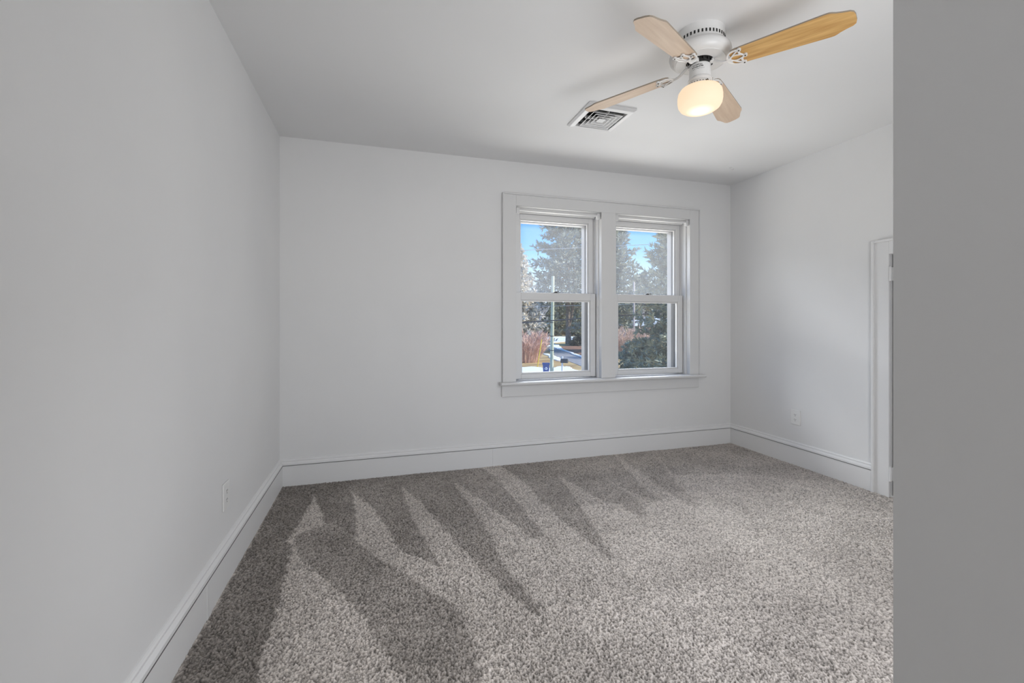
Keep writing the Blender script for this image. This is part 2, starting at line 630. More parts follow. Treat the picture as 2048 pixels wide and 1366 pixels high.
ZS = .660            # top of the stool
ZH = 2.180           # top of head casing
board(tr, 'side_casing', 1.621, 1.726, ZS, ZH - .006)
board(tr, 'side_casing', 3.395, 3.493, ZS, ZH - .006)
board(tr, 'mullion_casing', 2.492, 2.629, ZS, WZ1)
board(tr, 'head_casing', 1.726, 3.395, WZ1, ZH - .006)
b = BM()
for a in ((1.611, 1.622, ZS, ZH), (3.492, 3.502, ZS, ZH), (1.622, 3.492, ZH - .010, ZH)):
    box(b, a[0], a[1], CF - .010, RY + .002, a[2], a[3], .002)
obj('backband', b, M['casing'], tr)
b = BM()
pts = [(CF - .045, ZS - .024), (CF - .052, ZS - .018), (CF - .054, ZS - .010), (CF - .052, ZS - .003), (CF - .045, ZS), (RY + .10, ZS), (RY + .10, ZS - .026)]
lo = [b.verts.new((1.588, y, z)) for y, z in pts]
hi = [b.verts.new((3.535, y, z)) for y, z in pts]
b.faces.new(lo)
b.faces.new(hi[::-1])
for k in range(len(pts)):
    b.faces.new((lo[k], lo[(k + 1) % len(pts)], hi[(k + 1) % len(pts)], hi[k]))
obj('stool', b, M['casing'], tr)
board(tr, 'apron', 1.606, 3.494, .541, ZS - .024, RY - .020, RY + .002, .003)


# ---------------------------------------------------------------- the two double-hung units
def window_unit(name, x0, x1):
    w = empty_struct(name)
    ya, yb = RY + .002, RY + T + .01
    b = BM()
    # inner jamb boards and head, then the deeper outer frame which is a little narrower
    box(b, x0 - .018, x0, ya, yb, ZS - .02, WZ1 + .018)
    box(b, x1, x1 + .018, ya, yb, ZS - .02, WZ1 + .018)
    box(b, x0, x1, ya, yb, WZ1, WZ1 + .018)
    box(b, x0, x0 + .010, RY + .030, RY + .060, ZS, WZ1, .001)      # inner stops
    box(b, x1 - .010, x1, RY + .030, RY + .060, ZS, WZ1, .001)
    box(b, x0 + .010, x1 - .010, RY + .030, RY + .060, WZ1 - .012, WZ1, .001)
    box(b, x0, x0 + .008, RY + .064, RY + .101, ZS, WZ1, .001)      # vinyl tracks
    box(b, x1 - .007, x1, RY + .064, RY + .101, ZS, WZ1, .001)
    box(b, x0, x0 + .020, RY + .101, RY + .140, ZS, WZ1, .001)
    box(b, x1 - .014, x1, RY + .101, RY + .140, ZS, WZ1, .001)
    box(b, x0 + .020, x1 - .014, RY + .139, RY + .150, ZS, ZS + .02, .001)
    box(b, x0 + .014, x1 - .014, RY + .064, RY + .140, WZ1 - .032, WZ1, .001)
    obj('window_frame', b, M['vinyl'], w)
    b = BM()
    box(b, x0, x0 + .078, RY + .150, yb, ZS - .01, WZ1, .001)        # outside casing seen through the glass
    box(b, x1 - .078, x1, RY + .150, yb, ZS - .01, WZ1, .001)
    box(b, x0 + .078, x1 - .078, RY + .150, yb, WZ1 - .092, WZ1, .001)
    box(b, x0, x1, RY + .142, yb + .02, ZS - .03, ZS + .028, .002)   # outer sill
    obj('outside_casing', b, M['outside'], w)

    def sash(y0, y1, za, zb, hz, rail_t, rail_b, st_):
        xa, xb = (x0 + .013, x1 - .012) if y0 < RY + .09 else (x0 + .021, x1 - .016)
        b = BM()
        ga, gb = x0 + .082, x1 - .071
        box(b, xa, ga - .012, y0, y1, za, zb, .003)
        box(b, gb + .012, xb, y0, y1, za, zb, .003)
        box(b, ga - .012, gb + .012, y0, y1, zb - rail_t + .012, zb, .003)
        box(b, ga - .012, gb + .012, y0, y1, za, za + rail_b - .012, .003)
        # glazing bead, set back
        q = y0 + .010
        box(b, ga - .012, ga, q, y1 - .004, za + rail_b - .012, zb - rail_t + .012, .0015)
        box(b, gb, gb + .012, q, y1 - .004, za + rail_b - .012, zb - rail_t + .012, .0015)
        box(b, ga, gb, q, y1 - .004, zb - rail_t, zb - rail_t + .012, .0015)
        box(b, ga, gb, q, y1 - .004, za + rail_b - .012, za + rail_b, .0015)
        s = obj('sash', b, M['vinyl'], w)
        b = BM()
        box(b, ga - .002, gb + .002, (y0 + y1) / 2 + .002, (y0 + y1) / 2 + .006, za + rail_b - .002, zb - rail_t + .002)
        obj('pane', b, M[hz], s)
        return s, (xa + xb) / 2
    lower, cx = sash(RY + .066, RY + .100, .668, 1.389, 'glass', .074, .053, 0)
    sash(RY + .104, RY + .138, 1.350, 2.050, 'glass_hazy', .054, .044, 0)
    b = BM()
    tube(b, [(cx - .034, RY + .080, 1.3905), (cx + .034, RY + .080, 1.3905)], .007, 8, .5)
    lathe(b, [(0, 1.389), (.014, 1.389), (.014, 1.397), (.010, 1.401), (0, 1.401)], 16, cx, RY + .080)
    tube(b, [(cx - .004, RY + .078, 1.400), (cx + .018, RY + .074, 1.401), (cx + .036, RY + .070, 1.396)], [.006, .005, .0035], 8, .7)
    obj('sash_lock', b, M['pewter'], lower, True)['label'] = 'pewter grey sash lock'
    return w


window_unit('window_1', *WIN[0])
window_unit('window_2', *WIN[1])


def shade_rail(x0, x1, label):
    t = thing('shade_rail', label, 'shade rail', ((x0 + x1) / 2, RY + .004, 2.05), group='shade rails under the window heads')
    h = (x1 - x0) / 2
    b = BM()
    tube(b, [(-h + .030, -.004, .006), (h - .030, -.004, .006)], .0085, 12)
    box(b, -h + .030, h - .030, .004, .014, -.002, .010, .002)
    obj('rail', b, M['vinyl'], t, True)
    for s in (-1, 1):
        b = BM()
        box(b, s * (h - .016) - .014, s * (h - .016) + .014, -.013, .016, -.024, .022, .002)
        lathe(b, [(0, -.028), (.006, -.028), (.006, -.020), (0, -.020)], 10, s * (h - .016), -.004)
        obj('bracket', b, M['vinyl'], t)
    return t


shade_rail(WIN[0][0] + .004, WIN[0][1] - .004, 'white shade rail across the head of the window nearer the room middle, the left one')
shade_rail(WIN[1][0] + .004, WIN[1][1] - .004, 'white shade rail across the head of the window nearer the corner, the right one')

# ---------------------------------------------------------------- low door on the right wall
tr2 = empty_struct('trim_2')
XF = RX - .020
for a in ((DY1, 2.158, -.005, DZ + .088), (DY0 - .092, DY0, -.005, DZ + .088)):
    b = BM()
    box(b, XF, RX + .002, a[0], a[1], a[2], a[3], .002)
    obj('side_casing', b, M['trim'], tr2)
b = BM()
box(b, XF, RX + .002, DY0, DY1, DZ, DZ + .088, .002)
obj('head_casing', b, M['trim'], tr2)
b = BM()
box(b, XF - .012, RX + .002, 2.152, 2.170, -.005, DZ + .100, .004)
box(b, XF - .012, RX + .002, DY0 - .104, DY0 - .086, -.005, DZ + .100, .004)
box(b, XF - .012, RX + .002, DY0 - .086, 2.152, DZ + .084, DZ + .100, .004)
obj('backband', b, M['trim'], tr2)
dr = empty_struct('door_1')
b = BM()
box(b, RX - .004, RX + .034, DY0 + .004, DY1 - .016, .012, DZ - .008, .002)
# two raised frames around sunk panels
for z0, z1 in ((.14, .72), (.84, 1.47)):
    for a in ((DY0 + .11, DY0 + .125, z0, z1), (DY1 - .13, DY1 - .115, z0, z1), (DY0 + .125, DY1 - .13, z0, z0 + .015), (DY0 + .125, DY1 - .13, z1 - .015, z1)):
        box(b, RX - .010, RX - .002, a[0], a[1], a[2], a[3], .002)
obj('door_panel', b, M['trim'], dr)
b = BM()
box(b, RX + .004, RX + T, DY1 - .002, DY1 + .018, -.01, DZ + .018)
box(b, RX + .004, RX + T, DY0 - .018, DY0 + .002, -.01, DZ + .018)
box(b, RX + .004, RX + T, DY0 + .002, DY1 - .002, DZ - .002, DZ + .018)
box(b, RX + .037, RX + T, DY0 + .002, DY1 - .002, -.01, DZ - .002)
box(b, RX + .001, RX + T, DY0 - .018, DY1 + .018, -.30, .006)
obj('door_frame', b, M['trim'], dr)
for z in (1.456, .150):
    b = BM()
    tube(b, [(XF - .003, DY1 - .010, z - .046), (XF - .003, DY1 - .010, z + .046)], .0065, 10)
    lathe(b, [(0, z + .046), (.0045, z + .047), (.0045, z + .051), (0, z + .053)], 10, XF - .003, DY1 - .010)
    box(b, XF - .004, RX + .002, DY1 - .0115, DY1 - .0085, z - .044, z + .044)
    box(b, RX - .0075, RX - .003, DY1 - .045, DY1 - .012, z - .044, z + .044, .001)
    obj('hinge', b, M['trim'], dr, True)


# ---------------------------------------------------------------- electrical outlets
def outlet(label, loc, rz):
    t = thing('electrical_outlet', label, 'outlet', loc, (0, 0, rz))     # local: +x right along wall, -y out of wall
    b = BM()
    box(b, -.0415, .0415, -.0075, .0, -.0595, .0595, .0035)
    obj('plate', b, M['plate'], t)
    for s in (1, -1):
        b = BM()
        n = 20
        out = []
        for k in range(n):
            a = 2 * math.pi * k / n
            out.append((max(-.0168, min(.0168, .0200 * math.cos(a))), .0145 * math.sin(a)))
        f0 = [b.verts.new((x, -.0085, s * .0195 + z)) for x, z in out]
        f1 = [b.verts.new((x, -.0060, s * .0195 + z)) for x, z in out]
        b.faces.new(f0)
        for k in range(n):
            b.faces.new((f0[k], f0[(k + 1) % n], f1[(k + 1) % n], f1[k]))
        r = obj('receptacle', b, M['plate'], t)
        for x, h in ((-.0065, .0042), (.0065, .0036)):
            b = BM()
            box(b, x - .0014, x + .0014, -.0089, -.0080, s * .0195 + .003 - h, s * .0195 + .003 + h)
            obj('slot', b, M['dark'], r)
        b = BM()
        tube(b, [(0, -.0089, s * .0195 - .0078), (0, -.0080, s * .0195 - .0078)], .0026, 10)
        obj('ground_hole', b, M['dark'], r)
    b = BM()
    tube(b, [(0, -.0085, 0), (0, -.0070, 0)], .0032, 10)
    obj('screw', b, M['plate'], t)
    return t


outlet('white duplex outlet on the right wall between corner and low door', (RX, 2.757, .377), -math.pi / 2)
outlet('white duplex outlet on the left wall above its baseboard', (0.0, 2.272, .370), math.pi / 2)

# ---------------------------------------------------------------- ceiling air vent
VX, VY, VH = 2.003, 2.530, .160
vt = thing('air_vent', 'square white louvered air vent in the ceiling beside the fan', 'vent', (VX, VY, RH))
b = BM()


def sq(bm_, h, z):
    return [bm_.verts.new((x * h, y * h, z)) for x, y in ((-1, -1), (1, -1), (1, 1), (-1, 1))]


rings = [sq(b, VH, 0), sq(b, VH, -.008), sq(b, VH - .012, -.018), sq(b, VH - .036, -.022), sq(b, VH - .040, -.020), sq(b, VH - .042, 0)]
for r0, r1_ in zip(rings, rings[1:]):
    for k in range(4):
        b.faces.new((r0[k], r0[(k + 1) % 4], r1_[(k + 1) % 4], r1_[k]))
obj('frame', b, M['vent'], vt)
b = BM()
box(b, -VH + .04, VH - .04, -VH + .04, VH - .04, -.002, -.0005)
obj('duct_opening', b, M['dark'], vt)['label'] = 'black duct opening behind the louvers'
for i, (ho, hi_) in enumerate(((.100, .078), (.074, .053), (.049, .029))):
    b = BM()
    r0, r1_, r2, r3 = sq(b, ho, -.0265), sq(b, ho - .005, -.0265), sq(b, hi_ - .004, -.004), sq(b, hi_ - .001, -.004)
    for p, q in ((r0, r1_), (r1_, r2), (r2, r3), (r3, r0)):
        for k in range(4):
            b.faces.new((p[k], p[(k + 1) % 4], q[(k + 1) % 4], q[k]))
    obj('louver', b, M['vent'], vt)
b = BM()
r0, r1_ = sq(b, .023, -.0255), sq(b, .008, -.006)
for k in range(4):
    b.faces.new((r0[k], r0[(k + 1) % 4], r1_[(k + 1) % 4], r1_[k]))
b.faces.new(r0)
b.faces.new(r1_)
obj('centre_plate', b, M['vent'], vt)
b = BM()
box(b, -.110, .110, -.0018, .0018, -.022, -.004)
box(b, -.0018, .0018, -.110, .110, -.022, -.004)
obj('cross_bar', b, M['vent'], vt)

# ---------------------------------------------------------------- small painted hook in the ceiling
b = BM()
lathe(b, [(0, RH), (.010, RH), (.010, RH - .003), (0, RH - .003)], 14, 3.491, 3.042)
tube(b, [(3.491, 3.042, RH), (3.491, 3.042, RH - .014), (3.496, 3.038, RH - .022), (3.506, 3.030, RH - .022), (3.511, 3.026, RH - .014)], .0028, 8)
tag(obj('ceiling_hook', b, M['white_metal'], None, True), 'small white hook in the ceiling near the far right corner', 'hook')

# ================================================================ CEILING FAN
fan = thing('ceiling_fan', 'white flush ceiling fan with four wooden blades and a lit globe', 'ceiling fan', (FX, FY, RH))
b = BM()
z0 = RH
lathe(b, [(0, 0), (.106, 0), (.106, -.004), (.104, -.008), (.104, -.058), (.107, -.064), (.120, -.071), (.129, -.082), (.131, -.094), (.128, -.107), (.118, -.118), (.108, -.122), (.1055, -.1225), (.1045, -.1245), (.101, -.124), (.062, -.125), (.058, -.125), (.058, -.112), (0, -.112)], 64)
for k in range(42):
    a = 2 * math.pi * (k + .5) / 42
    m4 = Matrix.Rotation(a, 4, 'Z') @ Matrix.Translation((.1035, 0, -.042))
    r = bmesh.ops.create_cube(b, size=1.0, matrix=m4 @ Matrix.Diagonal((.0030, .0068, .0135, 1)))
    for f in {f for v in r['verts'] for f in v.link_faces}:
        f.material_index = 1
obj('motor_housing', b, [M['white_metal'], M['dark']], fan, True)
b = BM()
lathe(b, [(0, -.113), (.054, -.114), (.054, -.126), (.048, -.128), (.048, -.132), (.050, -.133), (.050, -.139), (.040, -.141), (.040, -.146), (0, -.146)], 40)
for k in range(16):
    a = 2 * math.pi * k / 16
    bmesh.ops.create_cube(b, size=1.0, matrix=Matrix.Rotation(a, 4, 'Z') @ Matrix.Translation((.0515, 0, -.128)) @ Matrix.Diagonal((.006, .006, .016, 1)))
obj('rotor', b, M['black_metal'], fan, True)
b = BM()
lathe(b, [(0, -.141), (.0425, -.141), (.0450, -.144), (.0465, -.200), (.0500, -.203), (.0515, -.207), (.0515, -.213), (.0480, -.216), (.0480, -.222), (0, -.222)], 48)
sh = obj('switch_housing', b, M['white_metal'], fan, True)
b = BM()   # small print on the housing: an arc of faint marks
rr = random.Random(3)
for row, (zz, a0, a1, w, h) in enumerate(((-.155, -36, 14, .0042, .0062), (-.164, -40, 20, .0052, .0060), (-.172, -36, 22, .0046, .0016))):
    a = a0
    while a < a1:
        ww = w * rr.uniform(.5, 1.2)
        ang = math.radians(a) + math.atan2(-FY, CAM[0] - FX)
        bmesh.ops.create_cube(b, size=1.0, matrix=Matrix.Rotation(ang, 4, 'Z') @ Matrix.Translation((.0460, 0, zz + rr.uniform(-.001, .001))) @ Matrix.Diagonal((.0006, ww, h * rr.uniform(.5, 1), 1)))
        a += rr.uniform(6, 9)
obj('printed_mark', b, M['print'], sh)
b = BM()
lathe(b, [(0, -.221), (.050, -.221), (.0535, -.224), (.0535, -.236), (.0500, -.240), (0, -.240)], 48)
for k in range(28):
    a = 2 * math.pi * k / 28
    r = bmesh.ops.create_cube(b, size=1.0, matrix=Matrix.Rotation(a, 4, 'Z') @ Matrix.Translation((.0520, 0, -.2295)) @ Matrix.Diagonal((.004, .003, .004, 1)))
    for f in {f for v in r['verts'] for f in v.link_faces}:
        f.material_index = 1
ft = obj('light_fitter', b, [M['white_metal'], M['screw']], fan, True)
for k in range(3):
    a = math.radians(20 + 120 * k)
    b = BM()
    tube(b, [(.050 * math.cos(a), .050 * math.sin(a), -.232), (.063 * math.cos(a), .063 * math.sin(a), -.232)], .003, 8)
    obj('thumb_screw', b, M['screw'], ft)

# frosted glass globe, lit from inside
mg = bpy.data.materials.new('lit_frosted_glass')
mg.use_nodes = True
t = mg.node_tree
t.nodes.clear()
N = lambda k: t.nodes.new('ShaderNode' + k)
L = t.links.new
out = N('OutputMaterial')
em = N('Emission')
gl = N('BsdfDiffuse')
gl.inputs[0].default_value = (.25, .24, .22, 1)
ad = N('AddShader')
tc = N('TexCoord')
ln = N('VectorMath'); ln.operation = 'DISTANCE'
ln.inputs[1].default_value = (0, 0, -.320)           # where the bulb's tip stands inside the globe
L(tc.outputs['Object'], ln.inputs[0])
rp = N('ValToRGB')
rp.color_ramp.elements[0].position = .034
rp.color_ramp.elements[0].color = (1.3, 1.12, .90, 1)
rp.color_ramp.elements[1].position = .105
rp.color_ramp.elements[1].color = (.84, .635, .425, 1)
e = rp.color_ramp.elements.new(.064)
e.color = (.90, .69, .465, 1)
L(ln.outputs['Value'], rp.inputs[0])
L(rp.outputs[0], em.inputs[0])
em.inputs[1].default_value = 1.0
L(em.outputs[0], ad.inputs[0])
L(gl.outputs[0], ad.inputs[1])
L(ad.outputs[0], out.inputs[0])
b = BM()
lathe(b, [(.046, -.234), (.052, -.237), (.068, -.241), (.084, -.249), (.0925, -.262), (.0955, -.280), (.0955, -.298), (.0925, -.315), (.0850, -.328), (.0720, -.337), (.0510, -.343), (.026, -.346), (0, -.347)], 64)
obj('globe', b, mg, fan, True)['label'] = 'frosted glass globe glowing warm white'

# pull chain
b = BM()
ca = math.radians(-25)
for k in range(22):
    bmesh.ops.create_icosphere(b, subdivisions=1, radius=.0016, matrix=Matrix.Translation((.0535 * math.cos(ca), .0535 * math.sin(ca), -.200 - .0036 * k)))
tube(b, [(.046 * math.cos(ca), .046 * math.sin(ca), -.198), (.055 * math.cos(ca), .055 * math.sin(ca), -.198)], .0022, 8)
obj('pull_chain', b, M['screw'], fan)


def bez(p0, p1, p2, p3, n=10):
    r = []
    for i in range(n + 1):
        s = i / n
        r.append(tuple((1 - s) ** 3 * a + 3 * s * (1 - s) ** 2 * b_ + 3 * s * s * (1 - s) * c + s ** 3 * d for a, b_, c, d in zip(p0, p1, p2, p3)))
    return r


ZB = -.150            # blade plane below the ceiling


def blade(ang, wood, droop=4.0, label=None, pitch=11.5):
    # outline: rounded root, straight flaring sides, clipped tip
    half = [(.134, .028), (.142, .040), (.156, .046), (.190, .049), (.300, .0545), (.400, .0590), (.480, .0625), (.492, .0620), (.500, .0590), (.512, .0520), (.530, .0450), (.552, .0385), (.562, .0300), (.566, .0150)]
    outl = [(x, -y) for x, y in half] + [(x, y) for x, y in half[::-1]]
    b = BM()
    prism(b, outl, -.003, .003, 0, 1)
    bl_ = obj('blade', b, [wood, M['blade_edge']], fan)
    if label:
        bl_['label'] = label
    mt = Matrix.Rotation(math.radians(ang), 4, 'Z') @ Matrix.Translation((0, 0, ZB)) @ Matrix.Rotation(math.radians(droop), 4, 'Y') @ Matrix.Rotation(math.radians(-pitch), 4, 'X')
    bl_.matrix_local = mt
    # cast iron bracket under the blade with open scrolls, arm up to the rotor
    b = BM()
    zz = -.0065
    arm = bez((.050, 0, .018), (.078, 0, .016), (.082, 0, -.016), (.128, 0, zz), 12)
    tube(b, arm, [.0065] * 6 + [.0060] * 4 + [.0055] * 3, 8)
    box(b, .042, .060, -.010, .010, .012, .026, .002)
    for s in (-1, 1):
        tube(b, bez((.120, 0, zz), (.122, s * .032, zz), (.146, s * .050, zz), (.178, s * .040, zz), 12), .0046, 8, .7)
        tube(b, bez((.178, s * .040, zz), (.172, s * .026, zz), (.168, s * .014, zz), (.192, 0, zz), 10), .0044, 8, .7)
        tube(b, bez((.122, 0, zz), (.142, s * .006, zz), (.152, s * .032, zz), (.176, s * .037, zz), 10), .0036, 8, .7)
        tube(b, bez((.124, 0, zz), (.146, s * .024, zz), (.166, s * .018, zz), (.191, 0, zz), 10), .0036, 8, .7)
        lathe(b, [(0, zz - .004), (.0085, zz - .004), (.0085, zz + .003), (0, zz + .003)], 12, .178, s * .040)
    lathe(b, [(0, zz - .004), (.0085, zz - .004), (.0085, zz + .003), (0, zz + .003)], 12, .192, 0)
    lathe(b, [(0, zz - .004), (.0105, zz - .004), (.0105, zz + .003), (0, zz + .003)], 12, .126, 0)
    ir = obj('blade_bracket', b, M['white_metal'], bl_, True)
    for x, y in ((.178, .040), (.178, -.040), (.192, 0)):
        b2 = BM()
        lathe(b2, [(0, zz - .0065), (.0032, zz - .0055), (.0036, zz - .004), (0, zz - .004)], 10, x, y)
        me_ = obj('screw', b2, M['screw'], bl_)
    return bl_


blade(-62.0, M['oak'], 4.0, 'golden oak blade with visible grain')
blade(210.0, M['maple'], 5.3)
blade(126.6, M['maple'], 3.3)
blade(33.0, M['maple'], 4.0)

# ================================================================ OUTDOORS
exec_out = True
R = random.Random(11)
M['grass'] = mat('winter_grass', (0.4, 0.3, 0.15), 0.95, spec=0.1)
noise_colour(M['grass'], (0.36, 0.25, 0.13), (0.62, 0.47, 0.24), 0.35, 8, 'Object', 0.35, 0.65)
M['snow'] = mat('snow', (0.88, 0.90, 0.93), 0.8, spec=0.2)
bump(M['snow'], 1.5, 0.4, 0.15, 4)
M['asphalt'] = mat('asphalt', (0.30, 0.30, 0.31), 0.9, spec=0.2)
noise_colour(M['asphalt'], (0.27, 0.27, 0.28), (0.36, 0.36, 0.37), 2.0, 6)
M['mulch'] = mat('mulch', (0.28, 0.15, 0.10), 0.95, spec=0.1)
noise_colour(M['mulch'], (0.20, 0.12, 0.09), (0.38, 0.22, 0.15), 1.5, 6)
M['tan_wall'] = mat('tan_siding', (0.42, 0.34, 0.28), 0.8)
M['bark'] = mat('pine_bark', (0.24, 0.19, 0.16), 0.95, spec=0.1)
noise_colour(M['bark'], (0.16, 0.13, 0.11), (0.33, 0.27, 0.23), 2.0, 6)
M['pale_bark'] = mat('pale_bark', (0.58, 0.54, 0.52), 0.9, spec=0.1)


def foliage_mat(name, c1, c2, sc):
    m = mat(name, c1, 0.8, spec=0.15)
    noise_colour(m, c1, c2, sc, 3, 'Object', 0.38, 0.62)
    return m


M['pine'] = foliage_mat('white_pine_needles', (0.25, 0.29, 0.29), (0.50, 0.51, 0.40), 0.9)
M['near_pine'] = foliage_mat('near_pine_needles', (0.20, 0.24, 0.20), (0.42, 0.43, 0.31), 1.4)
M['spruce'] = foliage_mat('blue_spruce_needles', (0.62, 0.58, 0.51), (0.95, 0.88, 0.75), 0.8)
M['far_green'] = foliage_mat('far_evergreen_needles', (0.24, 0.27, 0.19), (0.50, 0.46, 0.32), 0.5)
M['red_twig'] = foliage_mat('red_brown_twigs', (0.58, 0.36, 0.28), (0.85, 0.60, 0.50), 1.5)
M['tan_twig'] = foliage_mat('tan_twigs', (0.60, 0.42, 0.33), (0.85, 0.65, 0.54), 1.5)
M['dark_leaf'] = foliage_mat('dark_shrub_leaves', (0.09, 0.11, 0.10), (0.20, 0.22, 0.17), 2.0)


def mesh_np(name, co_, faces, material, parent=None):
    me_ = bpy.data.meshes.new(name)
    me_.from_pydata(co_, [], faces)
    me_.update()
    return link(name, me_, material, parent)


class Tri:
    def __init__(s):
        s.v, s.f = [], []

    def tuft(s, p, d, size, rnd, k=6, spread=.7, width=.13):
        """a spray of needle sprigs around p, pointing roughly along d"""
        for _ in range(k):
            a = Vector((d.x + rnd.uniform(-spread, spread), d.y + rnd.uniform(-spread, spread), d.z + rnd.uniform(-spread, spread)))
            if a.length < 1e-3:
                continue
            a.normalize()
            side = a.cross(Vector((rnd.uniform(-1, 1), rnd.uniform(-1, 1), rnd.uniform(-1, 1))))
            if side.length < 1e-3:
                continue
            side.normalize()
            l = size * rnd.uniform(.6, 1.2)
            w = l * width
            q = p + a * (-.15 * l)
            n = len(s.v)
            s.v += [q, q + a * (.5 * l) + side * w, q + a * l, q + a * (.5 * l) - side * w]
            s.f.append((n, n + 1, n + 2, n + 3))

    def bar(s, p, q, r0, r1):
        d = (q - p)
        if d.length < 1e-4:
            return
        d.normalize()
        u = d.cross(Vector((0, 0, 1)) if abs(d.z) < .9 else Vector((1, 0, 0))).normalized()
        w = d.cross(u)
        n = len(s.v)
        for c, r in ((p, r0), (q, r1)):
            for k in range(4):
                a = math.pi / 2 * k
                s.v.append(c + u * (r * math.cos(a)) + w * (r * math.sin(a)))
        for k in range(4):
            s.f.append((n + k, n + (k + 1) % 4, n + 4 + (k + 1) % 4, n + 4 + k))


def conifer(name, label, base, H, rad, crown0, nb, nt, size, material, seed, group=None, upturn=.15, taper=1.0, trunk_r=.3, k=6, spread=.7, fork=False, flat=.35, width=.13, az=None):
    rnd = random.Random(seed)
    t = thing(name, label, 'tree', base, (0, 0, 0), group)
    b = BM()
    n = 10
    pts, rs_ = [], []
    wob = [0, 0]
    for i in range(n + 1):
        s = i / n
        pts.append((wob[0], wob[1], -.3 + s * (H + .2)))
        rs_.append(trunk_r * (1.25 if i == 0 else 1) * (1 - .93 * s))
        wob = [wob[0] + rnd.uniform(-.06, .06) * trunk_r * 3, wob[1] + rnd.uniform(-.06, .06) * trunk_r * 3]
    tube(b, pts, rs_, 9)
    if fork:
        tube(b, [(.1, 0, H * .12), (trunk_r * 1.6, 0, H * .24), (trunk_r * 2.2, .1, H * .45), (trunk_r * 2.5, 0, H * .8)], [trunk_r * .6, trunk_r * .62, trunk_r * .5, .05], 8)
    F = Tri()
    Bt = Tri()
    for i in range(nb):
        s = (i + rnd.random()) / nb
        h = H * (crown0 + (1 - crown0) * s)
        rel = (1 - s) ** taper
        Ln = rad * (rel * .93 + .07) * rnd.uniform(.62, 1.12)
        a = i * 2.39996 + rnd.uniform(-.5, .5)
        if az is not None and rnd.random() < az[2]:
            a = az[0] + rnd.uniform(-az[1], az[1])
        d = Vector((math.cos(a), math.sin(a), 0))
        p0 = Vector((0, 0, h))
        sag = rnd.uniform(-.20, .02) * Ln
        prev = p0
        sidev = Vector((-d.y, d.x, 0))
        for j in range(1, nt + 1):
            u = j / nt
            p = p0 + d * (Ln * u) + Vector((0, 0, sag * u * (1.6 - u) + upturn * Ln * u * u))
            Bt.bar(prev, p, .045 * trunk_r * 3 * (1.05 - u) * .8 + .008, .045 * trunk_r * 3 * (1 - u) * .8 + .006)
            if u > .16:
                wdt = .34 * Ln * math.sin(math.pi * min(1, .18 + u * .8)) * .75
                for _ in range(2 if u < .9 else 1):
                    off = sidev * rnd.uniform(-wdt, wdt) + Vector((0, 0, rnd.uniform(-flat, flat) * size))
                    dd = d * .6 + off.normalized() * .5 if off.length > 1e-3 else d
                    dd = dd + Vector((0, 0, .35))
                    F.tuft(p + off, dd, size, rnd, k, spread, width)
            prev = p
    me_b = b
    trunk = obj('trunk', me_b, M['bark'], t, True)
    mesh_np('branches', Bt.v, Bt.f, M['bark'], trunk)['kind'] = 'stuff'
    mesh_np('foliage', F.v, F.f, material, t)['kind'] = 'stuff'
    return t


def twig_shrub(name, label, base, H, rad, n, material, seed, group=None, cat='shrub'):
    rnd = random.Random(seed)
    t = thing(name, label, cat, base, (0, 0, 0), group)
    F = Tri()
    for i in range(n):
        a = rnd.uniform(0, 2 * math.pi)
        r = rad * math.sqrt(rnd.random()) * .55
        p = Vector((r * math.cos(a), r * math.sin(a), -.05))
        d = Vector((math.cos(a) * rnd.uniform(.1, .7), math.sin(a) * rnd.uniform(.1, .7), 1)).normalized()
        l = H * rnd.uniform(.55, 1.05)
        for j in range(4):
            q = p + d * (l / 4) + Vector((rnd.uniform(-.1, .1), rnd.uniform(-.1, .1), 0)) * l * .3
            F.bar(p, q, .022 - .004 * j, .018 - .004 * j)
            if j > 0:
                F.tuft(q, d, l * .28, rnd, 4, .7, .035)
            p = q
    mesh_np('twigs', F.v, F.f, material, t)['kind'] = 'stuff'
    return t


def bare_tree(label, base, H, seed, group):
    rnd = random.Random(seed)
    t = thing('bare_tree', label, 'tree', base, (0, 0, 0), group)
    Bt = Tri()

    def grow(p, d, l, r, lev):
        q = p + d * l
        Bt.bar(p, q, r, r * .72)
        if lev == 0:
            return
        for _ in range(3 if lev > 1 else 4):
            e_ = (d + Vector((rnd.uniform(-.6, .6), rnd.uniform(-.6, .6), rnd.uniform(-.05, .5)))).normalized()
            grow(p + d * l * rnd.uniform(.6, 1), e_, l * rnd.uniform(.55, .8), r * .6, lev - 1)
    grow(Vector((0, 0, -.3)), Vector((0, 0, 1)), H * .34, H * .012, 5)
    mesh_np('branches', Bt.v, Bt.f, M['pale_bark'], t)['kind'] = 'stuff'
    return t


# --- ground
b = BM()
NG = 40
gv = {}
for i in range(NG + 1):
    for j in range(NG + 1):
        x, y = -160 + 420 * i / NG, 4 + 330 * j / NG
        rise = max(0, y - 150) * .02
        gv[i, j] = b.verts.new((x, y, GZ + rise))
for i in range(NG):
    for j in range(NG):
        b.faces.new((gv[i, j], gv[i + 1, j], gv[i + 1, j + 1], gv[i, j + 1]))
struct(obj('ground', b, M['grass'], None, True))


